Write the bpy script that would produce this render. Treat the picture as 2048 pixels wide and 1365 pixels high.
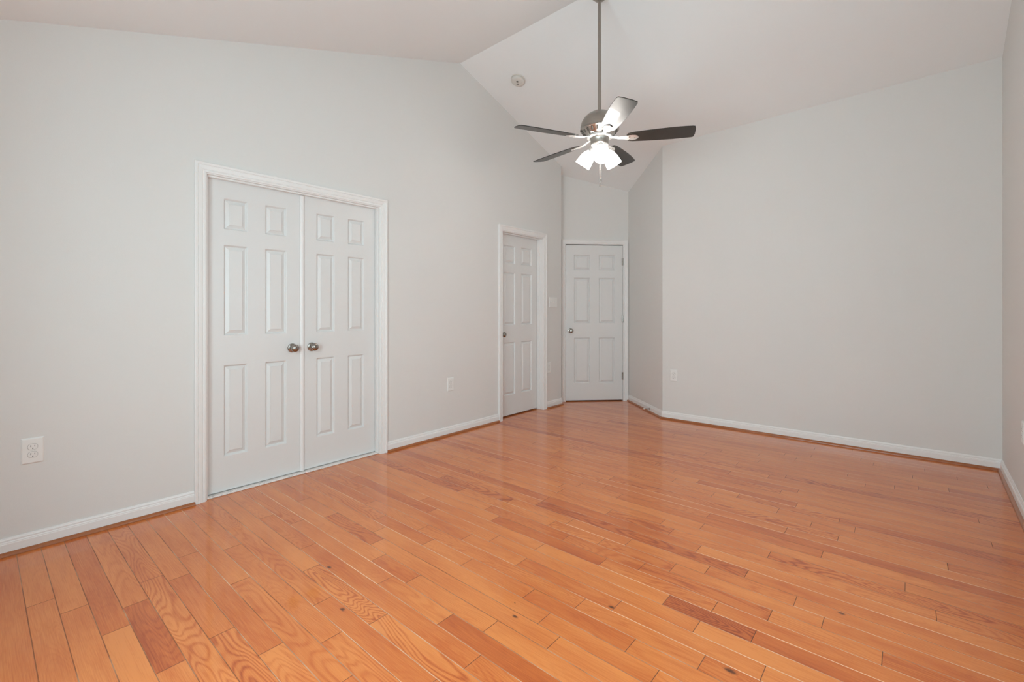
import bpy, bmesh, math, random
from mathutils import Matrix, Vector
for o in list(bpy.data.objects):
    bpy.data.objects.remove(o)
SC = bpy.context.scene
COL = SC.collection
R = math.radians
PI = math.pi

# ------------------------------------------------------------ camera
YAW = 40.4625
cam_data = bpy.data.cameras.new('camera')
cam_data.sensor_width = 36.0
cam_data.lens = 929.7 / 2048 * 36.0
cam_data.shift_y = -61.0 / 2048
cam_data.clip_start = 0.02
cam = bpy.data.objects.new('camera', cam_data)
cam.location = (0, 0, 1.184)
cam.rotation_euler = (R(90), 0, R(YAW))
COL.objects.link(cam)
SC.camera = cam

# ------------------------------------------------------------ world, light, exposure
W = bpy.data.worlds.new('daylight'); SC.world = W
W.use_nodes = True
bg = W.node_tree.nodes['Background']
bg.inputs['Color'].default_value = (0.80, 0.90, 1.0, 1)
bg.inputs['Strength'].default_value = 1.0
SC.cycles.max_bounces = 16
SC.cycles.diffuse_bounces = 12
SC.view_settings.view_transform = 'Standard'
SC.view_settings.look = 'None'
SC.view_settings.exposure = 0.28
SC.view_settings.gamma = 1.0
SC.view_settings.use_curve_mapping = False

def area(name, loc, rot, sx, sy, power, color):
    d = bpy.data.lights.new(name, 'AREA'); d.shape = 'RECTANGLE'
    d.size = sx; d.size_y = sy; d.energy = power; d.color = color
    o = bpy.data.objects.new(name, d); o.location = loc; o.rotation_euler = rot
    COL.objects.link(o); return o

# daylight through the rear window; added fill from an invented window beside the camera
DAY_REAR = 73
FILL_RIGHT = 16
area('daylight_rear_window', (-0.92, -0.66, 1.32), (R(90), 0, R(0)), 1.8, 1.4, DAY_REAR, (0.72, 0.94, 1.0))
area('added_fill_right', (0.60, 1.95, 1.35), (R(90), 0, R(90)), 1.7, 1.4, FILL_RIGHT, (0.72, 0.94, 1.0))

# ------------------------------------------------------------ geometry of the room
XW = -3.32                      # left wall
YB = 4.96                       # back wall
RIDGE_Y = 3.113
def ceil_z(x, y):
    s = 0.342 if y > RIDGE_Y else 0.334
    return 3.59 + 0.026 * (x + 3.32) - s * abs(y - RIDGE_Y)
YR = -0.50                      # rear wall
CNR_L = (-3.32, 4.846)          # outside corner where the left wall ends
CNR_D0 = (-3.448, 4.982)        # door wall left end
CNR_D = (-2.796, 5.634)         # door wall / slanted wall
CNR_B = (-2.057, 4.96)          # slanted wall / back wall
CNR_R = (0.528, 4.96)           # back wall / right wall
RW_T = math.tan(R(1.29))
CNR_RR = (0.528 - (4.96 - YR) * RW_T, YR)

# ------------------------------------------------------------ node helpers
def new_mat(name):
    m = bpy.data.materials.new(name); m.use_nodes = True
    nt = m.node_tree
    return m, nt, nt.nodes['Principled BSDF']
def N(nt, t, **kw):
    n = nt.nodes.new(t)
    for k, v in kw.items(): setattr(n, k, v)
    return n
def math_n(nt, op, a, b=None, c=None):
    n = N(nt, 'ShaderNodeMath', operation=op)
    for i, v in enumerate((a, b, c)):
        if v is None: continue
        if isinstance(v, (int, float)): n.inputs[i].default_value = v
        else: nt.links.new(v, n.inputs[i])
    return n.outputs[0]
def mix_c(nt, fac, a, b, mode='MIX'):
    n = N(nt, 'ShaderNodeMix', data_type='RGBA', blend_type=mode)
    for i, v in ((0, fac), (6, a), (7, b)):
        if isinstance(v, (int, float)): n.inputs[i].default_value = v
        elif isinstance(v, tuple): n.inputs[i].default_value = (*v, 1) if len(v) == 3 else v
        else: nt.links.new(v, n.inputs[i])
    return n.outputs[2]
def simple(name, col, rough=0.5, metal=0.0, noise=0.03, nscale=40, bump=0.0, bscale=200, coat=0.0, emis=None, estr=0.0, spec=0.5):
    m, nt, p = new_mat(name)
    tc = N(nt, 'ShaderNodeTexCoord')
    nz = N(nt, 'ShaderNodeTexNoise'); nz.inputs['Scale'].default_value = nscale
    nt.links.new(tc.outputs['Object'], nz.inputs['Vector'])
    lo = tuple(c * (1 - noise) for c in col); hi = tuple(min(1, c * (1 + noise)) for c in col)
    nt.links.new(mix_c(nt, nz.outputs['Fac'], lo, hi), p.inputs['Base Color'])
    p.inputs['Roughness'].default_value = rough
    p.inputs['Metallic'].default_value = metal
    p.inputs['Coat Weight'].default_value = coat
    p.inputs['Specular IOR Level'].default_value = spec
    if bump:
        nb = N(nt, 'ShaderNodeTexNoise'); nb.inputs['Scale'].default_value = bscale; nb.inputs['Detail'].default_value = 3
        nt.links.new(tc.outputs['Object'], nb.inputs['Vector'])
        b = N(nt, 'ShaderNodeBump'); b.inputs['Strength'].default_value = bump; b.inputs['Distance'].default_value = 0.002
        nt.links.new(nb.outputs['Fac'], b.inputs['Height']); nt.links.new(b.outputs['Normal'], p.inputs['Normal'])
    if emis:
        p.inputs['Emission Color'].default_value = (*emis, 1)
        p.inputs['Emission Strength'].default_value = estr
    return m

M_WALL = simple('wall_paint', (0.714, 0.710, 0.692), 0.75, noise=0.012, nscale=1.5, bump=0.12, bscale=260, spec=0.3)
M_CEIL = simple('ceiling_paint', (0.828, 0.850, 0.855), 0.9, noise=0.01, nscale=2, bump=0.10, bscale=220, spec=0.2)
M_TRIM = simple('trim_enamel', (0.815, 0.81, 0.80), 0.32, noise=0.01, nscale=6)
M_DOOR = simple('door_enamel', (0.725, 0.728, 0.720), 0.38, noise=0.012, nscale=4, bump=0.05, bscale=300)
M_NICKEL = simple('satin_nickel', (0.46, 0.43, 0.40), 0.22, 1.0, noise=0.08, nscale=60)
M_KNOB = simple('knob_nickel', (0.36, 0.33, 0.30), 0.16, 1.0, noise=0.1, nscale=80)
M_CHROME = simple('polished_nickel', (0.78, 0.77, 0.75), 0.34, 0.8, noise=0.03)
M_DARK = simple('dark_slot', (0.05, 0.045, 0.04), 0.6)
M_VENT = simple('vent_dark', (0.12, 0.11, 0.10), 0.5, 0.6)
M_PLATE = simple('plate_plastic', (0.80, 0.80, 0.78), 0.3, noise=0.01)
M_SLOT = simple('slot_grey', (0.14, 0.13, 0.12), 0.6)
M_GAP = simple('gap_grey', (0.45, 0.44, 0.43), 0.6)
M_DETECT = simple('detector_plastic', (0.66, 0.64, 0.60), 0.5, noise=0.02)
M_BLADE = simple('espresso_blade', (0.022, 0.018, 0.014), 0.37, noise=0.25, nscale=12, spec=0.6, coat=0.25)
M_BULB = simple('bulb', (1, 1, 1), 0.5, emis=(1.0, 0.93, 0.82), estr=20)
M_RUBBER = simple('white_rubber', (0.80, 0.78, 0.74), 0.5)
M_CLOSET = simple('closet_dark', (0.05, 0.05, 0.05), 0.9)

# brushed motor housing: anisotropic looking vertical brushing
def m_brushed():
    m, nt, p = new_mat('brushed_nickel')
    tc = N(nt, 'ShaderNodeTexCoord'); mp = N(nt, 'ShaderNodeMapping')
    mp.inputs['Scale'].default_value = (6, 6, 220)
    nt.links.new(tc.outputs['Object'], mp.inputs['Vector'])
    nz = N(nt, 'ShaderNodeTexNoise'); nz.inputs['Scale'].default_value = 3
    nt.links.new(mp.outputs['Vector'], nz.inputs['Vector'])
    nt.links.new(mix_c(nt, nz.outputs['Fac'], (0.36, 0.335, 0.30), (0.48, 0.45, 0.41)), p.inputs['Base Color'])
    p.inputs['Metallic'].default_value = 1; p.inputs['Roughness'].default_value = 0.33
    p.inputs['Anisotropic'].default_value = 0.6
    return m
M_BRUSH = m_brushed()

def m_shade():
    m, nt, p = new_mat('frosted_glass_lit')
    tc = N(nt, 'ShaderNodeTexCoord')
    nz = N(nt, 'ShaderNodeTexNoise'); nz.inputs['Scale'].default_value = 15
    nt.links.new(tc.outputs['Object'], nz.inputs['Vector'])
    nt.links.new(mix_c(nt, nz.outputs['Fac'], (0.93, 0.92, 0.90), (0.97, 0.96, 0.94)), p.inputs['Base Color'])
    p.inputs['Roughness'].default_value = 0.35
    p.inputs['Emission Color'].default_value = (1.0, 0.96, 0.90, 1)
    p.inputs['Emission Strength'].default_value = 13.0
    return m
M_SHADE = m_shade()

def m_marble():
    m, nt, p = new_mat('white_marble')
    tc = N(nt, 'ShaderNodeTexCoord')
    nz = N(nt, 'ShaderNodeTexNoise'); nz.inputs['Scale'].default_value = 9; nz.inputs['Detail'].default_value = 6; nz.inputs['Distortion'].default_value = 2.0
    nt.links.new(tc.outputs['Object'], nz.inputs['Vector'])
    v = math_n(nt, 'ABSOLUTE', math_n(nt, 'SUBTRACT', nz.outputs['Fac'], 0.5))
    v = math_n(nt, 'MULTIPLY_ADD', v, 30.0, 0.25)
    n = nt.nodes[-1]; n.use_clamp = True
    nt.links.new(mix_c(nt, v, (0.46, 0.45, 0.44), (0.82, 0.77, 0.74)), p.inputs['Base Color'])
    p.inputs['Roughness'].default_value = 0.25
    return m
M_MARBLE = m_marble()

# oak strip floor; per-plank tone in the colour attribute "plank" (r = tone, g = random, b = random)
KNOTS = [(-2.031, 1.083, .020), (-1.705, 0.965, .020), (-1.158, 1.375, .017), (-0.445, 1.626, .026), (-0.901, 1.669, .020), (-1.212, 1.438, .006), (-0.199, 2.217, .018)]
def m_floor():
    m, nt, p = new_mat('oak_strips')
    L = nt.links
    tc = N(nt, 'ShaderNodeTexCoord'); sp = N(nt, 'ShaderNodeSeparateXYZ')
    L.new(tc.outputs['Object'], sp.inputs[0])
    at = N(nt, 'ShaderNodeAttribute', attribute_name='plank'); sa = N(nt, 'ShaderNodeSeparateColor')
    L.new(at.outputs['Color'], sa.inputs[0])
    tone, r1, r2 = sa.outputs[0], sa.outputs[1], sa.outputs[2]
    def vec(sx, sy, zk, off=0.0):
        c = N(nt, 'ShaderNodeCombineXYZ')
        L.new(math_n(nt, 'MULTIPLY_ADD', sp.outputs['X'], sx, off), c.inputs[0])
        L.new(math_n(nt, 'MULTIPLY', sp.outputs['Y'], sy), c.inputs[1])
        L.new(math_n(nt, 'MULTIPLY', r1, zk), c.inputs[2])
        return c.outputs[0]
    def noise(v, detail=2, rough=0.5, dist=0.0):
        n = N(nt, 'ShaderNodeTexNoise'); n.inputs['Scale'].default_value = 1
        n.inputs['Detail'].default_value = detail; n.inputs['Roughness'].default_value = rough; n.inputs['Distortion'].default_value = dist
        L.new(v, n.inputs['Vector']); return n.outputs['Fac']
    # growth rings as contour lines of a stretched noise
    g = noise(vec(1.5, 9.0, 90.0), 1.6, 0.42, 0.2)
    freq = math_n(nt, 'MULTIPLY_ADD', r2, 90.0, 110.0)
    ring = math_n(nt, 'SINE', math_n(nt, 'MULTIPLY', g, freq))
    ring = math_n(nt, 'MULTIPLY_ADD', ring, 0.5, 0.5)
    ring = math_n(nt, 'POWER', ring, 2.2)
    broken = noise(vec(14, 160, 50.0), 3, 0.6)
    ring = math_n(nt, 'MULTIPLY', ring, math_n(nt, 'MULTIPLY_ADD', broken, 1.1, 0.1))
    pores = noise(vec(9, 330, 30.0), 3, 0.65)
    pores = math_n(nt, 'SUBTRACT', pores, 0.5)
    patch = noise(vec(2.2, 11, 40.0, 7.0), 2, 0.5)
    patch = math_n(nt, 'SUBTRACT', patch, 0.5)
    # how strongly the figure shows differs per plank
    gstr = math_n(nt, 'MULTIPLY_ADD', math_n(nt, 'MULTIPLY', r1, r1), 0.55, 0.08)
    t = math_n(nt, 'ADD', tone, math_n(nt, 'MULTIPLY', ring, gstr))
    t = math_n(nt, 'ADD', t, math_n(nt, 'MULTIPLY', pores, 0.55))
    t = math_n(nt, 'ADD', t, math_n(nt, 'MULTIPLY', patch, 0.55))
    cr = N(nt, 'ShaderNodeValToRGB')
    e = cr.color_ramp.elements
    e[0].position = 0.0; e[0].color = (0.710, 0.232, 0.058, 1)
    e[1].position = 1.0; e[1].color = (0.178, 0.027, 0.006, 1)
    a = cr.color_ramp.elements.new(0.35); a.color = (0.548, 0.130, 0.026, 1)
    a = cr.color_ramp.elements.new(0.65); a.color = (0.368, 0.067, 0.013, 1)
    L.new(t, cr.inputs[0])
    col = cr.outputs[0]
    # dark knots and mineral spots in the wood
    for (kx, ky, kr) in KNOTS:
        dx = math_n(nt, 'DIVIDE', math_n(nt, 'SUBTRACT', sp.outputs['X'], kx), kr)
        dy = math_n(nt, 'DIVIDE', math_n(nt, 'SUBTRACT', sp.outputs['Y'], ky), kr * 0.55)
        d = math_n(nt, 'SQRT', math_n(nt, 'ADD', math_n(nt, 'MULTIPLY', dx, dx), math_n(nt, 'MULTIPLY', dy, dy)))
        d = math_n(nt, 'ADD', d, math_n(nt, 'MULTIPLY', pores, 1.5))
        mr = N(nt, 'ShaderNodeMapRange', interpolation_type='SMOOTHSTEP')
        mr.inputs['From Min'].default_value = 0.25; mr.inputs['From Max'].default_value = 1.0
        mr.inputs['To Min'].default_value = 0.88; mr.inputs['To Max'].default_value = 0.0
        L.new(d, mr.inputs['Value'])
        col = mix_c(nt, mr.outputs[0], col, (0.045, 0.014, 0.006))
    L.new(col, p.inputs['Base Color'])
    p.inputs['Roughness'].default_value = 0.30
    p.inputs['Specular IOR Level'].default_value = 0.12
    p.inputs['Coat Weight'].default_value = 0.8
    p.inputs['Coat Roughness'].default_value = 0.055
    bn = N(nt, 'ShaderNodeBump'); bn.inputs['Strength'].default_value = 0.10; bn.inputs['Distance'].default_value = 0.001
    wav = noise(vec(2.5, 12, 60.0, 3.0), 1, 0.4)
    h = math_n(nt, 'ADD', math_n(nt, 'MULTIPLY', pores, 0.12), math_n(nt, 'MULTIPLY', wav, 2.0))
    L.new(h, bn.inputs['Height']); L.new(bn.outputs['Normal'], p.inputs['Normal']); L.new(bn.outputs['Normal'], p.inputs['Coat Normal'])
    return m
M_FLOOR = m_floor()
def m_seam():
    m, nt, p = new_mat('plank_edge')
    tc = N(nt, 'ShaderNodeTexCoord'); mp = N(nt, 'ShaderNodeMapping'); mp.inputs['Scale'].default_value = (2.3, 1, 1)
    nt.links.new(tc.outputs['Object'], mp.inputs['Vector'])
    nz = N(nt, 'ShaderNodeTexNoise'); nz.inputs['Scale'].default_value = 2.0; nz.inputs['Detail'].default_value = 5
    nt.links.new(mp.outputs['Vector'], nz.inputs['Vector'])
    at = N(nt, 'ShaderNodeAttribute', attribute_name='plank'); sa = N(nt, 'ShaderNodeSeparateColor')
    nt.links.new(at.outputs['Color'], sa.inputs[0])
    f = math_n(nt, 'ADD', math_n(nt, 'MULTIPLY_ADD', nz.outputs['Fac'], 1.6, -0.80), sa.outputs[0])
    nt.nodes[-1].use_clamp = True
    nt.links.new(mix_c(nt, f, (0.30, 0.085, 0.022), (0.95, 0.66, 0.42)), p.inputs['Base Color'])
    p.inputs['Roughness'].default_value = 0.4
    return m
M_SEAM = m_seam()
M_JOINT = simple('plank_end_joint', (0.16, 0.055, 0.022), 0.6)
def m_shoe():
    m, nt, p = new_mat('shoe_wood')
    tc = N(nt, 'ShaderNodeTexCoord'); mp = N(nt, 'ShaderNodeMapping'); mp.inputs['Scale'].default_value = (3, 60, 60)
    nt.links.new(tc.outputs['Object'], mp.inputs['Vector'])
    nz = N(nt, 'ShaderNodeTexNoise'); nz.inputs['Scale'].default_value = 1.5; nz.inputs['Detail'].default_value = 4
    nt.links.new(mp.outputs['Vector'], nz.inputs['Vector'])
    nt.links.new(mix_c(nt, nz.outputs['Fac'], (0.27, 0.075, 0.017), (0.43, 0.135, 0.034)), p.inputs['Base Color'])
    p.inputs['Roughness'].default_value = 0.32; p.inputs['Coat Weight'].default_value = 0.3
    return m
M_SHOE = m_shoe()

def m_glass():
    m, nt, p = new_mat('window_glass')
    out = nt.nodes['Material Output']
    t = N(nt, 'ShaderNodeBsdfTransparent'); g = N(nt, 'ShaderNodeBsdfGlossy'); g.inputs['Roughness'].default_value = 0.02
    f = N(nt, 'ShaderNodeFresnel'); f.inputs['IOR'].default_value = 1.45
    mx = N(nt, 'ShaderNodeMixShader')
    nt.links.new(f.outputs[0], mx.inputs[0]); nt.links.new(t.outputs[0], mx.inputs[1]); nt.links.new(g.outputs[0], mx.inputs[2])
    nt.links.new(mx.outputs[0], out.inputs['Surface'])
    return m
M_GLASS = m_glass()

# ------------------------------------------------------------ mesh helpers
def box(bm, x0, x1, y0, y1, z0, z1, M=None):
    vs = [bm.verts.new(v) for v in [(x0,y0,z0),(x1,y0,z0),(x1,y1,z0),(x0,y1,z0),(x0,y0,z1),(x1,y0,z1),(x1,y1,z1),(x0,y1,z1)]]
    if M is not None:
        for v in vs: v.co = M @ v.co
    for f in ((0,3,2,1),(4,5,6,7),(0,1,5,4),(1,2,6,5),(2,3,7,6),(3,0,4,7)):
        bm.faces.new([vs[i] for i in f])
    return vs
def lathe(bm, prof, seg=32, M=None, cap0=True, cap1=True):
    rings = []
    for (r, z) in prof:
        ring = []
        for i in range(seg):
            a = 2 * PI * i / seg
            v = Vector((r * math.cos(a), r * math.sin(a), z))
            if M is not None: v = M @ v
            ring.append(bm.verts.new(v))
        rings.append(ring)
    for a, b in zip(rings, rings[1:]):
        for i in range(seg):
            j = (i + 1) % seg
            bm.faces.new((a[i], a[j], b[j], b[i]))
    if cap0: bm.faces.new(list(reversed(rings[0])))
    if cap1: bm.faces.new(rings[-1])
def obj(name, bm, mat, parent=None, smooth=False, bevel=0.0, M=None):
    bmesh.ops.recalc_face_normals(bm, faces=bm.faces)
    me = bpy.data.meshes.new(name); bm.to_mesh(me); bm.free()
    for mm in (mat if isinstance(mat, (list, tuple)) else [mat]): me.materials.append(mm)
    if smooth:
        for p in me.polygons: p.use_smooth = True
        try: me.set_sharp_from_angle(angle=R(35))
        except Exception: pass
    o = bpy.data.objects.new(name, me); COL.objects.link(o)
    if parent is not None: o.parent = parent
    if M is not None: o.matrix_local = M
    if bevel:
        b = o.modifiers.new('bevel', 'BEVEL'); b.width = bevel; b.segments = 2; b.limit_method = 'ANGLE'; b.angle_limit = R(40)
    return o
def empty(name, loc, rotz=0.0, label=None, cat=None, group=None, kind=None):
    o = bpy.data.objects.new(name, None); o.empty_display_size = 0.1
    o.location = loc; o.rotation_euler = (0, 0, rotz); COL.objects.link(o)
    tag(o, label, cat, group, kind); return o
def tag(o, label=None, cat=None, group=None, kind=None):
    if label: o['label'] = label
    if cat: o['category'] = cat
    if group: o['group'] = group
    if kind: o['kind'] = kind
    return o

# ------------------------------------------------------------ floor: every strip laid where the photograph shows it
ROWS = {4: [(-2.231,0.7,0.05)],5: [(-2.375,0.35,0.8),(-1.863,0.8,0.4)],6: [(-2.538,0.45,0.4)],7: [(-2.461,0.45,0.65),(-1.917,0.65,0.35)],8: [(-1.696,0.6,0.3)],9: [(-1.372,0.45,0.55)],11: [(-1.816,0.4,0.55)],12: [(-2.088,0.3,0.25),(-1.546,0.2,0.3)],13: [(-2.8,0.4,0.5),(-2.293,0.4,0.7),(-1.117,0.55,0.5)],14: [(-2.604,0.4,0.5),(-1.746,0.45,0.3),(-1.351,0.25,0.75)],15: [(-1.931,0.35,0.6),(-1.661,0.6,0.4),(-1.191,0.4,0.3)],16: [(-2.879,0.5,0.45),(-2.539,0.4,0.6),(-2.07,0.65,0.35),(-0.962,0.4,0.3)],17: [(-2.174,0.4,0.25),(-1.066,0.3,0.5),(-0.624,0.35,0.25)],18: [(-2.298,0.35,0.55),(-1.868,0.6,0.4),(-1.58,0.4,0.6),(-1.208,0.6,0.7),(-0.748,0.7,0.4)],19: [(-2.524,0.6,0.45),(-2.011,0.35,0.4),(-1.009,0.4,0.4),(-0.53,0.4,0.6)],20: [(-2.786,0.4,0.5),(-1.757,0.6,0.4),(-1.387,0.4,0.55),(-0.89,0.65,0.5),(-0.361,0.4,0.3)],21: [(-2.986,0.45,0.7),(-2.142,0.6,0.35),(-1.636,0.4,0.55),(-0.604,0.45,0.15)],22: [(-1.405,0.5,0.35),(-0.754,0.25,0.8),(-0.428,0.8,0.75)],23: [(-1.787,0.35,0.65),(-1.095,0.8,0.5),(-0.589,0.4,0.55)],24: [(-1.916,0.35,0.6),(-1.358,0.6,0.55),(-0.938,0.5,0.55),(-0.409,0.65,0.4),(-0.068,0.35,0.65)],25: [(-2.242,0.65,0.35),(-1.51,0.4,0.3),(-1.198,0.4,0.5),(-0.825,0.55,0.5),(-0.247,0.5,0.6)],26: [(-2.523,0.5,0.55),(-1.884,0.65,0.45),(-1.444,0.45,0.6),(-1.088,0.5,0.4),(-0.698,0.35,0.5),(-0.351,0.45,0.4)],27: [(-1.726,0.4,0.7),(-0.554,0.7,0.55)],28: [(-0.793,0.7,0.3)],29: [(-1.338,0.4,0.5),(-0.965,0.5,0.4),(0.082,0.6,0.4)],30: [(-1.047,0.5,0.4),(-0.514,0.4,0.6)],31: [(-0.011,0.4,0.5)],32: [(-1.699,0.5,0.5),(-1.401,0.4,0.65),(-0.319,0.5,0.45)],33: [(-1.548,0.55,0.55),(-0.878,0.55,0.7)],34: [(-2.034,0.65,0.4),(-1.638,0.4,0.5)],35: [(-0.278,0.5,0.25),(0.138,0.3,0.5)],36: [(-0.41,0.5,0.5)],37: [(-2.126,0.55,0.35),(-0.956,0.4,0.4),(-0.587,0.4,0.45),(-0.22,0.5,0.55)],38: [(-1.244,0.5,0.35),(-0.828,0.35,0.35),(-0.296,0.5,0.7)],39: [(-1.108,0.4,0.75),(-0.518,0.75,0.4)],40: [(-1.31,0.5,0.5),(0.321,0.5,0.5)],42: [(-1.441,0.5,0.65)],43: [(-0.994,0.7,0.5)],44: [(0.3,0.5,0.6)],45: [(-0.665,0.5,0.6)],46: [(-1.006,0.5,0.5)],47: [(-1.276,0.5,0.4),(-0.223,0.5,0.5)],48: [(-0.893,0.5,0.5),(-0.072,0.5,0.5)],49: [(-1.199,0.6,0.5),(-0.333,0.5,0.5),(0.049,0.5,0.7)],50: [(0.202,0.5,0.8)],51: [(-1.666,0.65,0.5)],52: [(0.023,0.5,0.5)],53: [(0.404,0.5,0.6)],54: [(-0.206,0.5,0.65),(0.261,0.55,0.6)],55: [(-0.287,0.5,0.5),(0.092,0.5,0.65)],56: [(-0.611,0.5,0.5)]}
def build_floor():
    a, w, c0 = -0.006, 0.08374, 0.0100
    rnd = random.Random(11)
    bm = bmesh.new()
    layer = bm.loops.layers.color.new('plank')
    SL = math.atan(a)
    def face(pts, mi, col):
        f = bm.faces.new([bm.verts.new(p) for p in pts]); f.material_index = mi
        for l in f.loops: l[layer] = col
        return f
    for k in range(-7, 69):
        yc = c0 + k * w
        xmin, xmax = -3.47, 0.56
        if yc > 4.90: xmin = -3.56
        if yc > 5.02: xmax = -2.06 + (4.96 - yc) * 1.05 + 0.06
        if yc > 5.10: xmin = -3.45 + (yc - 5.10) * 0.9
        if xmin > xmax - 0.1: continue
        js = list(ROWS.get(k, []))
        marks = [(xmin, .5, None)] + [(x, l, r) for (x, l, r) in js if xmin + .05 < x < xmax - .05] + [(xmax, None, .5)]
        planks = []
        for i in range(len(marks) - 1):
            x0, l0, r0 = marks[i]; x1, l1, r1 = marks[i + 1]
            hints = [h for h in (r0, l1) if h is not None]
            tone = sum(hints) / len(hints) if hints else 0.45
            span = x1 - x0
            n = 1
            if span > 1.75:
                n = int(span / 1.15) + (1 if rnd.random() > 0.5 else 0); n = max(n, 2)
            cuts = [x0] + [x0 + span * (q + rnd.uniform(-.22, .22)) / n for q in range(1, n)] + [x1]
            for q in range(n):
                t = tone if n == 1 else tone + rnd.uniform(-.14, .14)
                if q == 0 and r0 is not None: t = r0
                if q == n - 1 and l1 is not None: t = l1
                if n == 1 and len(hints) == 2: t = 0.5 * (hints[0] + hints[1])
                planks.append((cuts[q], cuts[q + 1], t))
        g = 0.0017; e = 0.0012
        light = rnd.random()
        for (x0, x1, t) in planks:
            tt = 0.06 + 0.78 * min(1, max(0, t + rnd.uniform(-.04, .04)))
            col = (tt, rnd.random(), rnd.random(), 1)
            def Y(x, d): return yc + a * x + d
            h = w / 2
            xa, xb = x0 + e, x1 - e
            face([(xa, Y(xa, -h + g), 0), (xb, Y(xb, -h + g), 0), (xb, Y(xb, h - g), 0), (xa, Y(xa, h - g), 0)], 0, col)
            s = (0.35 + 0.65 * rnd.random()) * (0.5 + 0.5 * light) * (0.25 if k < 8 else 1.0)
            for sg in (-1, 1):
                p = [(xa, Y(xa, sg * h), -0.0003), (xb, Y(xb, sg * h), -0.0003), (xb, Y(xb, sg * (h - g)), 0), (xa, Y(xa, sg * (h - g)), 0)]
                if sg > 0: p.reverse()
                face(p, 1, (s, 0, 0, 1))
            for (xe, xi) in ((x0, xa), (x1, xb)):
                p = [(xe, Y(xe, -h), -0.0006), (xi, Y(xi, -h), 0), (xi, Y(xi, h), 0), (xe, Y(xe, h), -0.0006)]
                if xe > xi: p.reverse()
                face(p, 2, (0, 0, 0, 1))
    # subfloor slab under the strips
    n0 = len(bm.faces)
    box(bm, -3.60, 0.70, YR - 0.15, 5.90, -0.06, -0.0012)
    bm.faces.ensure_lookup_table()
    for f in bm.faces[n0:]: f.material_index = 2
    me = bpy.data.meshes.new('floor'); bm.to_mesh(me); bm.free()
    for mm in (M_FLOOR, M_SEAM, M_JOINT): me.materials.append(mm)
    o = bpy.data.objects.new('floor', me); COL.objects.link(o)
    tag(o, 'glossy orange oak strip floor of the empty room', 'floor', kind='structure')
build_floor()

# ------------------------------------------------------------ ceiling
def build_ceiling():
    bm = bmesh.new()
    xs = (-3.75, 0.75); ys = (YR - 0.15, RIDGE_Y, 6.10)
    for lift in (0.0, 0.15):
        vv = [[bm.verts.new((x, y, ceil_z(x, y) + lift)) for x in xs] for y in ys]
        for i in range(2): bm.faces.new((vv[i][0], vv[i][1], vv[i+1][1], vv[i+1][0]))
        if lift == 0: low = vv
    for seq in ([low[0][0], low[0][1]],): pass
    o = obj('ceiling', bm, M_CEIL)
    tag(o, 'white vaulted ceiling with a ridge across the room', 'ceiling', kind='structure')
build_ceiling()

# ------------------------------------------------------------ walls
# a wall in its own frame: x to the right as seen from the room, y into the wall, z up
def wall_matrix(p, rotz): return Matrix.Translation((p[0], p[1], 0)) @ Matrix.Rotation(rotz, 4, 'Z')
def build_wall(name, p, rotz, length, stations, label, thick=0.12, openings=(), back=0.0):
    """openings: (x0, x1, z0, z1)"""
    Mw = wall_matrix(p, rotz)
    bm = bmesh.new()
    xs = sorted(set([0.0, length] + list(stations) + [v for o_ in openings for v in o_[:2]]))
    def top(x):
        q = Mw @ Vector((x, 0, 0)); return ceil_z(q.x, q.y) + 0.02
    def prism(x0, x1, z0a, z0b, z1a, z1b, y0=0, y1=thick):
        vs = [bm.verts.new(v) for v in [(x0,y0,z0a),(x1,y0,z0b),(x1,y1,z0b),(x0,y1,z0a),(x0,y0,z1a),(x1,y0,z1b),(x1,y1,z1b),(x0,y1,z1a)]]
        for f in ((0,3,2,1),(4,5,6,7),(0,1,5,4),(1,2,6,5),(2,3,7,6),(3,0,4,7)): bm.faces.new([vs[i] for i in f])
    for x0, x1 in zip(xs, xs[1:]):
        op = [o_ for o_ in openings if o_[0] <= x0 + 1e-6 and o_[1] >= x1 - 1e-6]
        if op:
            o_ = op[0]
            if o_[2] > 0.01: prism(x0, x1, -0.02, -0.02, o_[2], o_[2])
            prism(x0, x1, o_[3], o_[3], top(x0), top(x1))
        else:
            prism(x0, x1, -0.02, -0.02, top(x0), top(x1))
    bmesh.ops.remove_doubles(bm, verts=bm.verts, dist=1e-5)
    # drop the internal faces between neighbouring prisms
    seen = {}
    for f in bm.faces:
        key = tuple(sorted(v.index for v in f.verts))
        seen.setdefault(key, []).append(f)
    bm.verts.index_update()
    seen = {}
    for f in bm.faces:
        key = tuple(sorted(v.index for v in f.verts)); seen.setdefault(key, []).append(f)
    dead = [f for fs in seen.values() if len(fs) > 1 for f in fs]
    if dead: bmesh.ops.delete(bm, geom=dead, context='FACES')
    if back:
        for o_ in openings:
            box(bm, o_[0] - .05, o_[1] + .05, back, back + 0.02, -0.02, o_[3] + .05)
    o = obj(name, bm, M_WALL)
    o.matrix_world = Mw
    tag(o, label, 'wall', kind='structure')
    return o

A90 = R(90)
# left wall frame: origin (XW, YR) , x along +Y
OPEN_H = 2.047
JT = 0.0118
LW0 = YR
D1 = (0.968, 2.208); D2 = (3.735, 4.458)
def build_left():
    w = build_wall('wall_left', (XW, LW0), A90, CNR_L[1] - LW0, [RIDGE_Y - LW0],
        'long pale grey wall with the double closet door and a rounded end', thick=0.14,
        openings=[(D1[0]-LW0-JT, D1[1]-LW0+JT, 0, OPEN_H+JT), (D2[0]-LW0-JT, D2[1]-LW0+JT, 0, OPEN_H+JT)], back=0.138)
    return w
build_left()
def seg(p, q):
    d = Vector((q[0]-p[0], q[1]-p[1], 0)); return d.length, math.atan2(d.y, d.x)
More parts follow.
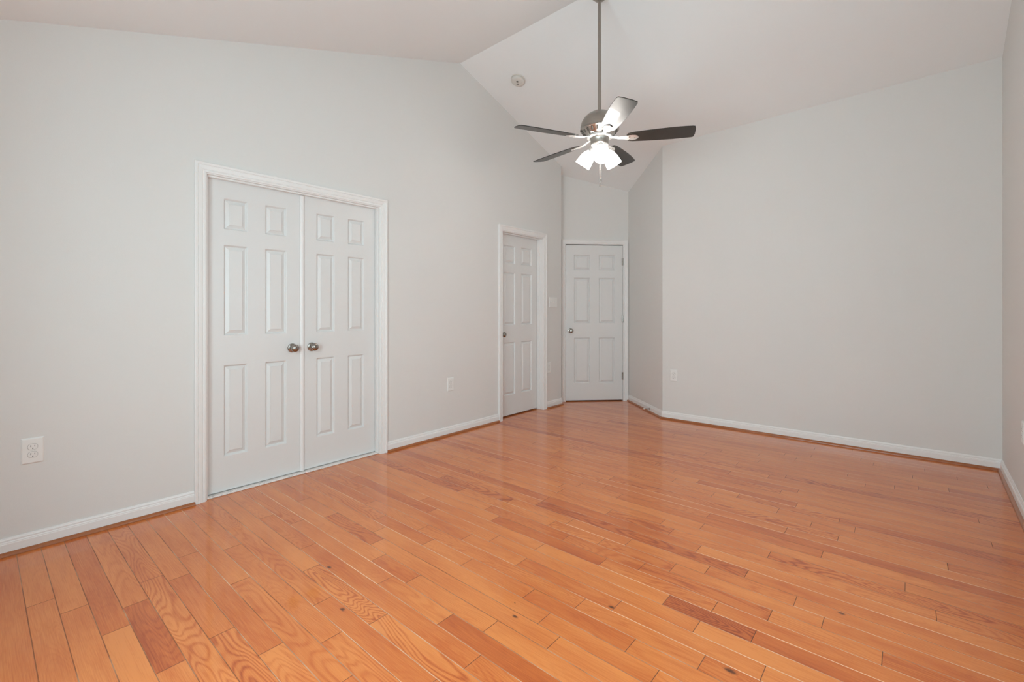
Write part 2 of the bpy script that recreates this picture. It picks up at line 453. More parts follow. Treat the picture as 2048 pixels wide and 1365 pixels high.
# short return behind the left wall's corner
l, a_ = seg(CNR_L, CNR_D0)
build_wall('wall_return', CNR_L, a_, l + 0.02, [], 'short pale grey return between left wall and entry door', thick=0.06)
l, a_ = seg(CNR_D0, CNR_D)
DW_L, DW_A = l, a_
D3 = (l - 0.836, l - 0.073)
build_wall('wall_entry', CNR_D0, a_, l, [], 'narrow pale grey wall above the white entry door', thick=0.12, openings=[(D3[0]-JT, D3[1]+JT, 0, OPEN_H+JT)], back=0.118)
l, a_ = seg(CNR_D, CNR_B); AL_L, AL_A = l, a_
build_wall('wall_alcove', CNR_D, a_, l, [], 'slanted pale grey wall between entry door and back wall', thick=0.12)
l, a_ = seg(CNR_B, CNR_R)
build_wall('wall_back', CNR_B, a_, l, [], 'broad pale grey back wall with one outlet', thick=0.12)
l, a_ = seg(CNR_R, CNR_RR); RW_L, RW_A = l, a_
WIN_FILL = (2.15, 3.85, 0.65, 2.05)  # unseen opening, added to light the left wall more evenly
build_wall('wall_right', CNR_R, a_, l, [YB - RIDGE_Y], 'pale grey right wall seen edge on beside the back corner', thick=0.12, openings=[WIN_FILL])
l, a_ = seg(CNR_RR, (XW, YR)); RR_L, RR_A = l, a_
WIN1 = (0.425, 2.225, 0.62, 2.02)
build_wall('wall_rear', CNR_RR, a_, l, [], 'pale grey rear wall with a wide window', thick=0.12, openings=[WIN1])

# ------------------------------------------------------------ windows (outside the frame; rear gives daylight, right one added as fill)
def build_window(n, p, rotz, op, label):
    e = empty('window_%d' % n, (p[0], p[1], 0), rotz, label, 'window', kind='structure')
    x0, x1, z0, z1 = op
    bm = bmesh.new(); t = 0.05
    for (a, b, c, d) in ((x0, x1, z0, z0+t), (x0, x1, z1-t, z1), (x0, x0+t, z0+t, z1-t), (x1-t, x1, z0+t, z1-t), ((x0+x1)/2-t/2, (x0+x1)/2+t/2, z0+t, z1-t)):
        box(bm, a, b, 0.03, 0.09, c, d)
    obj('window_frame', bm, M_TRIM, e)
    bm = bmesh.new(); zc = (z0+z1)/2
    for (a, b) in ((x0+t, (x0+x1)/2-t/2), ((x0+x1)/2+t/2, x1-t)):
        box(bm, a, b, 0.045, 0.08, zc-.02, zc+.02)
        box(bm, (a+b)/2-.01, (a+b)/2+.01, 0.05, 0.07, z0+t, zc-.02); box(bm, (a+b)/2-.01, (a+b)/2+.01, 0.05, 0.07, zc+.02, z1-t)
    obj('muntin', bm, M_TRIM, e)
    bm = bmesh.new(); c = 0.062
    bm.faces.new([bm.verts.new(v) for v in ((x0+t, c, z0+t), (x1-t, c, z0+t), (x1-t, c, z1-t), (x0+t, c, z1-t))])
    obj('glass_pane', bm, M_GLASS, e)
    bm = bmesh.new(); box(bm, x0-.06, x1+.06, -.04, 0.03, z0-.03, z0)
    obj('window_sill', bm, M_TRIM, e, bevel=.004)
build_window(1, CNR_RR, RR_A, WIN1, 'wide white double window in the rear wall')
build_window(2, CNR_R, RW_A, WIN_FILL, 'added white double window in the right wall, for fill light')

# ------------------------------------------------------------ casings, doors
CAS = [(0.0, 0.000), (0.0, 0.009), (0.004, 0.012), (0.012, 0.0125), (0.016, 0.009), (0.020, 0.0125), (0.030, 0.0145), (0.040, 0.016), (0.043, 0.0135), (0.047, 0.018), (0.058, 0.019), (0.062, 0.016), (0.062, 0.000)]
def casing(parent, x0, x1, ztop, prof=CAS, rev=0.006, widths=(1.0, 1.0)):
    """mitred casing round an opening, front at y = -depth"""
    bm = bmesh.new()
    cols = []
    for (t, d) in prof:
        o_l = x0 - rev - t * widths[0]; o_r = x1 + rev + t * widths[1]; zt = ztop + rev + t
        cols.append([bm.verts.new(v) for v in ((o_l, -d, 0), (o_l, -d, zt), (o_r, -d, zt), (o_r, -d, 0))])
    for a, b in zip(cols, cols[1:]):
        for i in range(3): bm.faces.new((a[i], a[i+1], b[i+1], b[i]))
    return obj('casing', bm, M_TRIM, parent, smooth=False)
def jamb(parent, x0, x1, ztop, depth, stop=None):
    bm = bmesh.new(); t = 0.012
    # lining boards stand inside the wall opening
    box(bm, x0 - t, x0, -0.003, depth, 0, ztop + t)
    box(bm, x1, x1 + t, -0.003, depth, 0, ztop + t)
    box(bm, x0, x1, -0.003, depth, ztop, ztop + t)
    obj('jamb', bm, M_TRIM, parent)
    if stop:
        bm = bmesh.new(); a, b = stop; s = 0.011
        box(bm, x0, x0 + s, a, b, 0.0, ztop); box(bm, x1 - s, x1, a, b, 0.0, ztop); box(bm, x0 + s, x1 - s, a, b, ztop - s, ztop)
        obj('door_stop_strip', bm, M_TRIM, parent, bevel=.0015)

def leaf_mesh(w, cols, rows, z0, z1, thick=0.035):
    """six-panel leaf; cols = panel x-ranges, rows = panel z-ranges; front at y = 0"""
    bm = bmesh.new()
    xs = [0.0] + [v for c in cols for v in c] + [w]
    zs = [z0] + [v for r_ in rows for v in r_] + [z1]
    V = {}
    def gv(i, j):
        if (i, j) not in V: V[(i, j)] = bm.verts.new((xs[i], 0, zs[j]))
        return V[(i, j)]
    RINGS = [(0.003, 0.0020), (0.009, 0.0130), (0.012, 0.0145), (0.033, 0.0035), (0.0345, 0.0012)]
    for i in range(len(xs) - 1):
        for j in range(len(zs) - 1):
            ring = [gv(i, j), gv(i+1, j), gv(i+1, j+1), gv(i, j+1)]
            if i % 2 == 1 and j % 2 == 1:
                for (ins, dep) in RINGS:
                    nr = [bm.verts.new(v) for v in ((xs[i]+ins, dep, zs[j]+ins), (xs[i+1]-ins, dep, zs[j]+ins), (xs[i+1]-ins, dep, zs[j+1]-ins), (xs[i]+ins, dep, zs[j+1]-ins))]
                    for q in range(4): bm.faces.new((ring[q], ring[(q+1) % 4], nr[(q+1) % 4], nr[q]))
                    ring = nr
                bm.faces.new(ring)
            else:
                bm.faces.new(ring)
    # sides and back
    n, m = len(xs) - 1, len(zs) - 1
    b = [bm.verts.new(v) for v in ((0, thick, z0), (w, thick, z0), (w, thick, z1), (0, thick, z1))]
    bm.faces.new((b[3], b[2], b[1], b[0]))
    bm.faces.new([gv(i, 0) for i in range(n + 1)] + [b[1], b[0]])
    bm.faces.new([gv(n, j) for j in range(m + 1)] + [b[2], b[1]])
    bm.faces.new([gv(i, m) for i in range(n, -1, -1)] + [b[3], b[2]])
    bm.faces.new([gv(0, j) for j in range(m, -1, -1)] + [b[0], b[3]])
    return bm
ROWS_P = [(0.237, 0.829), (1.020, 1.611), (1.710, 1.912)]
def knob(parent, x, z, y=0.0, s=1.0, latch=True):
    Mk = Matrix.Translation((x, y, z)) @ Matrix.Rotation(R(90), 4, 'X')
    bm = bmesh.new()
    prof = [(0.0315, 0.0), (0.0325, 0.003), (0.030, 0.0065), (0.020, 0.009), (0.0125, 0.012), (0.0115, 0.028), (0.015, 0.031), (0.0225, 0.034), (0.0275, 0.041), (0.0285, 0.049), (0.0265, 0.057), (0.021, 0.0625), (0.0125, 0.0645), (0.004, 0.065)]
    lathe(bm, [(r_ * s, z_ * s) for r_, z_ in prof[6:]], 36, Mk)
    k = obj('door_knob', bm, M_KNOB, parent, smooth=True)
    bm = bmesh.new(); lathe(bm, [(r_ * s, z_ * s) for r_, z_ in prof[:7]], 36, Mk)
    obj('rose', bm, M_KNOB, k, smooth=True)
    return k

# double closet door in the left wall
def closet():
    e = empty('door_1', (XW, D1[0], 0), A90, 'white six-panel double closet door with two nickel knobs on left wall', 'door', kind='structure')
    W_ = D1[1] - D1[0]
    casing(e, 0, W_, OPEN_H - 0.012)
    jamb(e, 0, W_, OPEN_H - 0.012, 0.11, stop=(0.018, 0.048))
    w = W_ / 2 - 0.004
    st, pn, mu = 0.108, 0.144, w - 2*0.108 - 2*0.144
    cols = [(st, st+pn), (st+pn+mu, st+2*pn+mu)]
    for k, x in enumerate((0.002, W_/2 + 0.002)):
        bm = leaf_mesh(w, cols, ROWS_P, 0.0155, 2.031)
        lf = obj('door_leaf', bm, M_DOOR, e, M=Matrix.Translation((x, 0.052, 0)))
        lf['label'] = ('left leaf of the closet door', 'right leaf of the closet door')[k]
        kx = (w - 0.070) if k == 0 else 0.070
        knob(lf, kx, 0.915)
    bm = bmesh.new()
    prof = [(-.015, .0), (-.015, .005), (-.011, .009), (-.004, .0115), (.004, .0115), (.011, .009), (.015, .005), (.015, .0)]
    lo = [bm.verts.new((W_/2 + a, 0.051 - b, 0.014)) for a, b in prof]; hi = [bm.verts.new((W_/2 + a, 0.051 - b, 2.022)) for a, b in prof]
    for i in range(len(prof) - 1): bm.faces.new((lo[i], lo[i+1], hi[i+1], hi[i]))
    bm.faces.new(lo); bm.faces.new(hi)
    obj('astragal', bm, M_TRIM, e, smooth=True)
    bm = bmesh.new(); box(bm, 0.001, W_ - 0.001, 0.010, 0.100, 0.0006, 0.010)
    t = obj('threshold', bm, M_MARBLE, e, bevel=.003); t['label'] = 'grey-veined white marble threshold'
    return e
closet()

def door2():
    e = empty('door_2', (XW, D2[0], 0), A90, 'white six-panel door set deep in left wall beside the light switch', 'door', kind='structure')
    W_ = D2[1] - D2[0]
    casing(e, 0, W_, OPEN_H - 0.008)
    jamb(e, 0, W_, OPEN_H - 0.008, 0.125, stop=(0.045, 0.077))
    w = W_ - 0.006
    st, pn = 0.108, 0.196; mu = w - 2*st - 2*pn
    bm = leaf_mesh(w, [(st, st+pn), (st+pn+mu, st+2*pn+mu)], ROWS_P, 0.014, 2.034)
    lf = obj('door_leaf', bm, M_DOOR, e, M=Matrix.Translation((0.003, 0.080, 0)))
    knob(lf, 0.062, 0.920)
door2()

def door3():
    e = empty('door_3', (CNR_D0[0], CNR_D0[1], 0), DW_A, 'white six-panel entry door with three hinges between left wall and slanted wall', 'door', kind='structure')
    x0, x1 = D3
    cas = [(min(t, 0.055), d) for t, d in CAS]
    casing(e, x0, x1, OPEN_H - 0.001, prof=cas, rev=0.005, widths=(0.80, 1.05))
    jamb(e, x0, x1, OPEN_H - 0.001, 0.11)
    w = (x1 - x0) - 0.007
    st, pn = 0.106, 0.213; mu = w - 2*st - 2*pn
    bm = leaf_mesh(w, [(st, st+pn), (st+pn+mu, st+2*pn+mu)], ROWS_P, 0.014, 2.035)
    lf = obj('door_leaf', bm, M_DOOR, e, M=Matrix.Translation((x0 + 0.004, 0.004, 0)))
    knob(lf, 0.062, 0.921)
    bm = bmesh.new(); box(bm, -0.0035, 0.0008, -0.0012, 0.024, 0.882, 0.962)
    obj('latch_plate', bm, M_KNOB, lf)
    for z in (0.328, 1.076, 1.823):
        bm = bmesh.new()
        Mh = Matrix.Translation((x1 - 0.004, -0.006, z - 0.045))
        lathe(bm, [(0.0062, 0), (0.0062, 0.09)], 14, Mh)
        lathe(bm, [(0.0035, -0.004), (0.0045, 0.0)], 12, Mh)
        lathe(bm, [(0.0045, 0.09), (0.0035, 0.094)], 12, Mh)
        box(bm, x1 - 0.016, x1 + 0.002, 0.0005, 0.0030, z - 0.045, z + 0.045)
        obj('hinge', bm, M_NICKEL, e, smooth=True)
door3()

# ------------------------------------------------------------ baseboards with wood shoe moulding
BB = [(0.0, 0.013), (0.055, 0.013), (0.058, 0.0115), (0.062, 0.0115), (0.066, 0.008), (0.073, 0.0085), (0.078, 0.006), (0.083, 0.0045), (0.083, 0.0)]
def sweep(bm, pts, prof, y0=0.0):
    """pts: list of (world xy, outward xy offset direction scaled for mitre); prof: (z, d)"""
    cols = []
    for (p, n) in pts:
        cols.append([bm.verts.new((p[0] + n[0]*(d + y0), p[1] + n[1]*(d + y0), z)) for z, d in prof])
    for a, b in zip(cols, cols[1:]):
        for i in range(len(prof) - 1): bm.faces.new((a[i], b[i], b[i+1], a[i+1]))
    bm.faces.new(cols[0]); bm.faces.new(list(reversed(cols[-1])))
def mitre(n1, n2):
    s = Vector((n1[0] + n2[0], n1[1] + n2[1])); k = 2.0 / s.length_squared
    return (s.x * k, s.y * k)
def nrm(a): # wall direction angle -> outward normal (into the room)
    return (math.sin(a), -math.cos(a))
SHOE = [(0.0005, 0.0), (0.0005, 0.017), (0.006, 0.0165), (0.012, 0.013), (0.0165, 0.008), (0.018, 0.0)]
def baseboard(name, runs, label):
    bm = bmesh.new()
    for r_ in runs: sweep(bm, r_, BB)
    o = obj(name, bm, M_TRIM); tag(o, label, 'baseboard', kind='structure')
    bm = bmesh.new()
    for r_ in runs: sweep(bm, r_, SHOE, y0=0.013)
    s = obj('shoe_molding', bm, M_SHOE, o, smooth=True); s['label'] = 'orange-brown wood shoe strip along the floor'
nL = (1, 0); nRet = nrm(math.atan2(CNR_D0[1]-CNR_L[1], CNR_D0[0]-CNR_L[0])); nD = nrm(DW_A); nA = nrm(AL_A); nB = (0, -1); nR = nrm(RW_A); nRe = (0, 1)
mLR = mitre(nL, nRe)
E1 = 0.0685
CE = (XW + 0.0, CNR_L[1])
retp = (CNR_L[0] + (CNR_D0[0]-CNR_L[0]) * 0.45, CNR_L[1] + (CNR_D0[1]-CNR_L[1]) * 0.45)
baseboard('baseboard_left', [
    [((XW, YR), mLR), ((XW, D1[0] - E1), nL)],
    [((XW, D1[1] + E1), nL), ((XW, D2[0] - E1), nL)],
    [((XW, D2[1] + E1), nL), (CNR_L, mitre(nL, nRet)), (retp, nRet)]], 'white baseboard with orange shoe strip along the left wall')
dc = (CNR_D[0], CNR_D[1])
adir = (math.cos(AL_A), math.sin(AL_A))
baseboard('baseboard_alcove', [[((dc[0] + adir[0]*0.019, dc[1] + adir[1]*0.019), nA), (CNR_B, mitre(nA, nB))]], 'short white baseboard with shoe strip under the slanted wall')
baseboard('baseboard_back', [[(CNR_B, mitre(nA, nB)), (CNR_R, mitre(nB, nR))]], 'long white baseboard with shoe strip under the back wall')
baseboard('baseboard_right', [[(CNR_R, mitre(nB, nR)), (CNR_RR, mitre(nR, nRe))]], 'white baseboard with shoe strip under the right wall')
baseboard('baseboard_rear', [[(CNR_RR, mitre(nR, nRe)), ((XW, YR), mLR)]], 'white baseboard with shoe strip under the rear wall')

# ------------------------------------------------------------ outlets and switch
def rounded_rect(bm, cx, cz, w, h, r, y0, y1, seg=5, cut=None):
    pts = []
    for (sx, sz, a0) in ((1, 1, 0), (-1, 1, 90), (-1, -1, 180), (1, -1, 270)):
        for i in range(seg + 1):
            a = R(a0 + 90 * i / seg)
            pts.append((cx + sx*(w/2 - r) + r*math.cos(a), cz + sz*(h/2 - r) + r*math.sin(a)))
    f = [bm.verts.new((x, y1, z)) for x, z in pts]; b = [bm.verts.new((x, y0, z)) for x, z in pts]
    bm.faces.new(f); bm.faces.new(list(reversed(b)))
    for i in range(len(pts)): j = (i+1) % len(pts); bm.faces.new((f[i], f[j], b[j], b[i]))
def plate_mesh(w, h):
    bm = bmesh.new(); t = 0.0065
    o_ = [(-w/2, -h/2), (w/2, -h/2), (w/2, h/2), (-w/2, h/2)]; s = 0.006
    lv = []
    for (ins, y) in ((0, 0), (0, -0.002), (0.003, -0.0050), (s, -t)):
        lv.append([bm.verts.new((x - math.copysign(ins, x), y, z - math.copysign(ins, z))) for x, z in o_])
    for a, b in zip(lv, lv[1:]):
        for i in range(4): j = (i+1) % 4; bm.faces.new((a[i], a[j], b[j], b[i]))
    bm.faces.new(lv[-1]); bm.faces.new(list(reversed(lv[0])))
    return bm
def make_outlet():
    e = bpy.data.objects.new('wall_outlet', None); COL.objects.link(e)
    obj('cover_plate', plate_mesh(0.081, 0.127), M_PLATE, e)
    for cz in (0.0195, -0.0195):
        bm = bmesh.new(); rounded_rect(bm, 0, cz, 0.0345, 0.0285, 0.0125, -0.0066, -0.0085)
        rc = obj('receptacle', bm, M_PLATE, e, bevel=.0006)
        bm = bmesh.new()
        box(bm, -0.0080, -0.0058, -0.00875, -0.0080, cz - 0.001, cz + 0.0085)
        box(bm, 0.0058, 0.0078, -0.00875, -0.0080, cz, cz + 0.0075)
        rounded_rect(bm, 0, cz - 0.0075, 0.0052, 0.0052, 0.0024, -0.0080, -0.00875)
        obj('slot', bm, M_SLOT, rc)
        bm = bmesh.new(); rounded_rect(bm, 0, cz, 0.0375, 0.0315, 0.0140, -0.0064, -0.0067)
        obj('gap_line', bm, M_GAP, rc)
    bm = bmesh.new(); lathe(bm, [(0.0032, 0.0064), (0.0030, 0.0076), (0.0015, 0.008)], 14, Matrix.Rotation(R(90), 4, 'X'))
    obj('screw', bm, M_PLATE, e, smooth=True)
    return e
def copy_tree(o, parent=None):
    c = o.copy(); COL.objects.link(c)
    if parent is not None: c.parent = parent
    for ch in list(o.children): copy_tree(ch, c)
    return c
OUTLETS = [
    ((XW, 0.212, 0.487), A90, 'large white duplex outlet plate on left wall, nearest, left of the closet door'),
    ((XW, 2.989, 0.482), A90, 'white duplex outlet low on left wall between closet door and second door'),
    ((XW, 4.580, 0.490), A90, 'white outlet low on left wall below the light switch, partly behind casing'),
    ((-1.930, YB, 0.480), 0.0, 'white duplex outlet low on the broad back wall beside its left corner'),
    ((0.528 - (4.96 - 3.95) * RW_T, 3.95, 0.479), RW_A, 'outlet on right wall cut off by the right edge of the photo'),
]
proto = make_outlet()
for i, (loc, rz, lab) in enumerate(OUTLETS):
    o = proto if i == 0 else copy_tree(proto)
    o.location = loc; o.rotation_euler = (0, 0, rz)
    tag(o, lab, 'outlet', 'duplex outlets on the walls')

e = empty('light_switch', (XW, 4.668, 1.284), A90, 'white three-gang toggle switch plate between second door and entry door', 'light switch')
obj('cover_plate', plate_mesh(0.165, 0.127), M_PLATE, e)
for k in (-1, 0, 1):
    bm = bmesh.new(); cx = k * 0.046
    vs = box(bm, cx - 0.005, cx + 0.005, -0.018, -0.006, -0.004, 0.006, Matrix.Rotation(R(0), 4, 'X'))
    for v in vs:
        if v.co.y < -0.01: v.co.z += 0.007
    obj('toggle', bm, M_PLATE, e, bevel=.001)

# ------------------------------------------------------------ smoke detector on the far slope
def smoke():
    x, y = -2.922, 3.520
    z = ceil_z(x, y)
    n = Vector((-0.026, -0.342, -1)).normalized()       # faces down into the room
    q = Vector((0, 0, 1)).rotation_difference(n)
    e = bpy.data.objects.new('smoke_detector', None); COL.objects.link(e)
    e.location = (x, y, z); e.rotation_mode = 'QUATERNION'; e.rotation_quaternion = q
    tag(e, 'round off-white smoke detector on the sloped ceiling near the left wall', 'smoke detector')
    bm = bmesh.new(); lathe(bm, [(0.071, -0.002), (0.072, 0.006), (0.070, 0.010)], 40); obj('base', bm, M_DETECT, e, smooth=True)
    bm = bmesh.new(); lathe(bm, [(0.064, 0.009), (0.064, 0.014), (0.068, 0.016), (0.067, 0.028), (0.060, 0.036), (0.045, 0.040), (0.020, 0.042), (0.004, 0.042)], 40)
    obj('cover', bm, M_DETECT, e, smooth=True)
    bm = bmesh.new(); lathe(bm, [(0.011, 0.041), (0.011, 0.0435), (0.009, 0.0445)], 20, Matrix.Translation((0.012, 0.010, 0))); obj('test_button', bm, M_SLOT, e, smooth=True)
    for k in range(3):
        bm = bmesh.new(); box(bm, -0.022 + k*0.009, -0.018 + k*0.009, -0.026, -0.008, 0.0405, 0.0425)
        obj('vent_slot', bm, M_SLOT, e)
smoke()

# ------------------------------------------------------------ spring door stop on the slanted wall's baseboard
def stopper():
    u = ((-2.285 - CNR_D[0]) * adir[0] + (5.168 - CNR_D[1]) * adir[1])
    px, py = CNR_D[0] + adir[0]*u, CNR_D[1] + adir[1]*u
    e = empty('door_stopper', (px + nA[0]*0.0131, py + nA[1]*0.0131, 0.040), AL_A, 'small metal spring door stop with white tip on slanted wall baseboard', 'door stop')
    Mx = Matrix.Rotation(R(90), 4, 'X')
    bm = bmesh.new(); lathe(bm, [(0.012, 0), (0.012, 0.002), (0.007, 0.006), (0.005, 0.008)], 18, Mx); obj('base', bm, M_NICKEL, e, smooth=True)
    cu = bpy.data.curves.new('spring', 'CURVE'); cu.dimensions = '3D'; cu.bevel_depth = 0.0011; cu.bevel_resolution = 2
    s_ = cu.splines.new('POLY'); n = 18 * 10; s_.points.add(n)
    for i in range(n + 1):
        a = 2 * PI * i / 10; t = i / n
        s_.points[i].co = (0.0045*math.cos(a), -(0.006 + 0.058*t), 0.0045*math.sin(a), 1)
    tmp = bpy.data.objects.new('spring', cu); COL.objects.link(tmp)
    dg = bpy.context.evaluated_depsgraph_get(); me = bpy.data.meshes.new_from_object(tmp.evaluated_get(dg)); bpy.data.objects.remove(tmp)
    me.materials.clear(); me.materials.append(M_NICKEL)
    so = bpy.data.objects.new('spring', me); COL.objects.link(so); so.parent = e
    bm = bmesh.new(); lathe(bm, [(0.006, 0.061), (0.0085, 0.063), (0.0085, 0.072), (0.006, 0.077), (0.002, 0.078)], 18, Mx); obj('tip', bm, M_RUBBER, e, smooth=True)
stopper()

# ------------------------------------------------------------ ceiling fan
def fan():
    fx, fy = -1.778, 3.105
    ztop = ceil_z(fx, RIDGE_Y)
    e = empty('ceiling_fan', (fx, fy, 0), R(YAW), 'nickel ceiling fan on a long downrod with five dark blades and lit glass shades', 'ceiling fan')
    bm = bmesh.new(); lathe(bm, [(0.066, ztop + 0.01), (0.068, ztop - 0.03), (0.060, ztop - 0.07), (0.035, ztop - 0.095), (0.016, ztop - 0.10)], 40); obj('canopy', bm, M_BRUSH, e, smooth=True)
    bm = bmesh.new(); lathe(bm, [(0.0130, 2.665), (0.0130, ztop - 0.08)], 24); obj('downrod', bm, M_BRUSH, e, smooth=True)
    # motor housing
    bm = bmesh.new(); lathe(bm, [(0.018, 2.693), (0.030, 2.690), (0.060, 2.682), (0.092, 2.664), (0.118, 2.638), (0.136, 2.606), (0.1435, 2.572), (0.1440, 2.556), (0.139, 2.553)], 64)
    h = obj('motor_housing', bm, M_BRUSH, e, smooth=True)
    bm = bmesh.new(); lathe(bm, [(0.1425, 2.556), (0.146, 2.552), (0.146, 2.547), (0.141, 2.543), (0.134, 2.541), (0.113, 2.516), (0.094, 2.506), (0.088, 2.504)], 64)
    v = obj('vented_ring', bm, M_NICKEL, e, smooth=True)
    for k in range(20):
        bm = bmesh.new()
        a = 2*PI*k/20
        Mv = Matrix.Rotation(a, 4, 'Z') @ Matrix.Translation((0.1235, 0, 2.5285)) @ Matrix.Rotation(R(-50), 4, 'Y')
        box(bm, -0.0125, 0.0125, -0.0055, 0.0055, -0.004, 0.0012, Mv)
        obj('vent_slot', bm, M_VENT, v)
    bm = bmesh.new(); lathe(bm, [(0.090, 2.507), (0.094, 2.503), (0.094, 2.490), (0.088, 2.486), (0.070, 2.486)], 48); obj('flywheel', bm, M_CHROME, e, smooth=True)
    bm = bmesh.new(); lathe(bm, [(0.071, 2.487), (0.072, 2.484), (0.068, 2.478), (0.067, 2.442), (0.064, 2.438), (0.040, 2.434), (0.038, 2.434)], 48)
    sh = obj('switch_housing', bm, M_BRUSH, e, smooth=True)
    bm = bmesh.new(); box(bm, -0.006, 0.006, -0.0695, -0.064, 2.461, 2.468); obj('reverse_switch', bm, M_VENT, sh)
    bm = bmesh.new(); lathe(bm, [(0.0645, 2.438), (0.066, 2.434), (0.060, 2.425), (0.044, 2.412), (0.030, 2.404), (0.018, 2.398), (0.010, 2.392), (0.004, 2.388)], 48)
    lk = obj('light_fitter', bm, M_CHROME, e, smooth=True)
    # blades
    base = [-86.5, -13.0, 55.5, 133.0, 199.0]
    base = [-86.0 + 72.0*k for k in range(5)]
    for k, ang in enumerate(base):
        Mb = Matrix.Rotation(R(ang), 4, 'Z') @ Matrix.Translation((0, 0, 2.478)) @ Matrix.Rotation(R(-13), 4, 'X') @ Matrix.Diagonal((1.02, 1, 1, 1))
        # outline of the blade: (radius, half width on either edge)
        prof = [(0.195, 0.030, 0.030), (0.205, 0.046, 0.046), (0.235, 0.056, 0.055), (0.32, 0.0635, 0.062), (0.42, 0.070, 0.068), (0.52, 0.073, 0.071), (0.60, 0.0715, 0.070), (0.645, 0.068, 0.068), (0.659, 0.064, 0.064)]
        bm = bmesh.new()
        up = []; dn = []
        for (r_, a, b) in prof:
            up.append((bm.verts.new((r_, b, 0.003)), bm.verts.new((r_, -a, 0.003)))); dn.append((bm.verts.new((r_, b, -0.003)), bm.verts.new((r_, -a, -0.003))))
        # slightly bowed tip
        tu = [bm.verts.new((0.667, 0.030, 0.003)), bm.verts.new((0.667, -0.030, 0.003))]; td = [bm.verts.new((0.667, 0.030, -0.003)), bm.verts.new((0.667, -0.030, -0.003))]
        for i in range(len(prof) - 1):
            bm.faces.new((up[i][0], up[i+1][0], up[i+1][1], up[i][1])); bm.faces.new((dn[i][1], dn[i+1][1], dn[i+1][0], dn[i][0]))
            bm.faces.new((up[i][0], dn[i][0], dn[i+1][0], up[i+1][0])); bm.faces.new((up[i+1][1], dn[i+1][1], dn[i][1], up[i][1]))
        bm.faces.new((up[0][1], dn[0][1], dn[0][0], up[0][0]))
        bm.faces.new((up[-1][0], tu[0], tu[1], up[-1][1])); bm.faces.new((dn[-1][1], td[1], td[0], dn[-1][0]))
        bm.faces.new((up[-1][0], dn[-1][0], td[0], tu[0])); bm.faces.new((tu[0], td[0], td[1], tu[1])); bm.faces.new((tu[1], td[1], dn[-1][1], up[-1][1]))
        bl = obj('blade', bm, M_BLADE, e, M=Mb, bevel=0.001)
        # blade iron: arm from the flywheel to a rounded foot under the blade
        bm = bmesh.new()
        st = [(0.082, 0.013, 0.014, 0.006), (0.110, 0.010, 0.009, 0.006), (0.140, 0.011, 0.000, 0.006), (0.170, 0.018, -0.004, 0.005), (0.200, 0.030, -0.0065, 0.004), (0.235, 0.033, -0.0065, 0.004), (0.258, 0.029, -0.0065, 0.004), (0.272, 0.019, -0.0065, 0.004), (0.279, 0.006, -0.0065, 0.004)]
        prev = None
        for (r_, hw, z, t) in st:
            cur = [bm.verts.new((r_, hw, z)), bm.verts.new((r_, hw*0.6, z - t)), bm.verts.new((r_, -hw*0.6, z - t)), bm.verts.new((r_, -hw, z)), bm.verts.new((r_, 0, z + 0.0025))]
            if prev:
                for i in range(5): j = (i+1) % 5; bm.faces.new((prev[i], prev[j], cur[j], cur[i]))
            else: bm.faces.new(cur)
            prev = cur
        bm.faces.new(list(reversed(prev)))
        ir = obj('blade_iron', bm, M_CHROME, bl, smooth=True)
        for (sx, sy) in ((0.215, 0.016), (0.215, -0.016), (0.252, 0.0)):
            bm = bmesh.new()
            lathe(bm, [(0.0045, -0.0125), (0.0050, -0.0105), (0.0050, -0.008)], 12, Matrix.Translation((sx, sy, 0)))
            obj('screw', bm, M_NICKEL, bl, smooth=True)
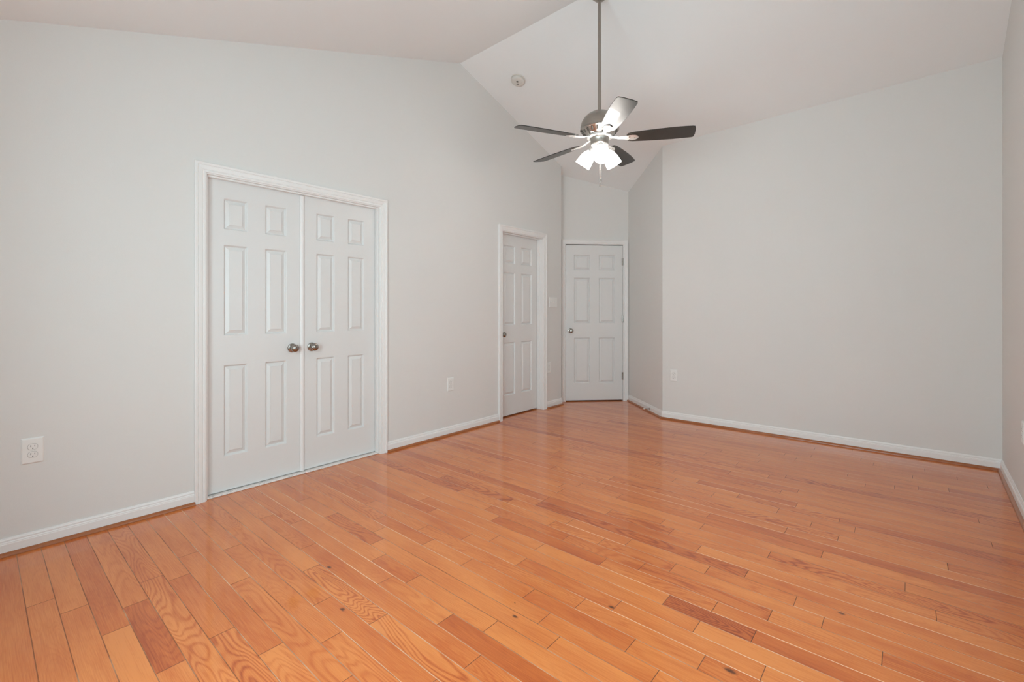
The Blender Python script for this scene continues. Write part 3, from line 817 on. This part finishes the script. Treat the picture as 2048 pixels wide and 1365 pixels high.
    # lamp arms and glass shades
    for k, ang in enumerate((-93.0, 27.0, 147.0)):
        Ma = Matrix.Rotation(R(ang), 4, 'Z')
        tilt = R(38)
        # socket axis points outward and down
        Ms = Ma @ Matrix.Translation((0.052, 0, 2.418)) @ Matrix.Rotation(PI - tilt, 4, 'Y')
        bm = bmesh.new(); lathe(bm, [(0.014, -0.020), (0.016, 0.0), (0.024, 0.006), (0.0265, 0.016), (0.0265, 0.030), (0.022, 0.034)], 28, Ms)
        arm = obj('lamp_holder', bm, M_CHROME, e, smooth=True)
        bm = bmesh.new()
        prof = [(0.0235, 0.026), (0.030, 0.032), (0.040, 0.046), (0.048, 0.064), (0.0535, 0.085), (0.0565, 0.108), (0.0585, 0.130), (0.0600, 0.146), (0.0575, 0.146), (0.0560, 0.130), (0.0510, 0.085), (0.0375, 0.048), (0.0215, 0.029)]
        lathe(bm, prof, 40, Ms, cap0=False, cap1=False)
        s = obj('lamp_shade', bm, M_SHADE, e, smooth=True); s['label'] = 'lit white frosted glass shade'
        bm = bmesh.new(); lathe(bm, [(0.010, 0.034), (0.012, 0.050), (0.022, 0.072), (0.027, 0.092), (0.024, 0.110), (0.012, 0.120), (0.003, 0.122)], 24, Ms)
        obj('bulb', bm, M_BULB, s, smooth=True)
    # pull chains
    for (cx, cy, z0, z1) in ((0.000, -0.010, 2.40, 2.118), (0.012, 0.002, 2.40, 2.158)):
        bm = bmesh.new()
        n = int((z0 - z1 - 0.03) / 0.0048)
        lathe(bm, [(0.0006, z1 + 0.03), (0.0006, z0)], 6, Matrix.Translation((cx, cy, 0)))
        for i in range(n):
            z = z0 - i * 0.0048
            lathe(bm, [(0.0004, z - 0.0017), (0.0010, z - 0.0009), (0.0010, z + 0.0009), (0.0004, z + 0.0017)], 6, Matrix.Translation((cx, cy, 0)))
        ch = obj('pull_chain', bm, M_NICKEL, e, smooth=True)
        bm = bmesh.new(); lathe(bm, [(0.0010, z1 + 0.034), (0.0032, z1 + 0.030), (0.0034, z1 + 0.010), (0.0042, z1 + 0.004), (0.0030, z1), (0.0008, z1 - 0.001)], 14, Matrix.Translation((cx, cy, 0)))
        obj('pull_fob', bm, M_NICKEL, ch, smooth=True)
fan()
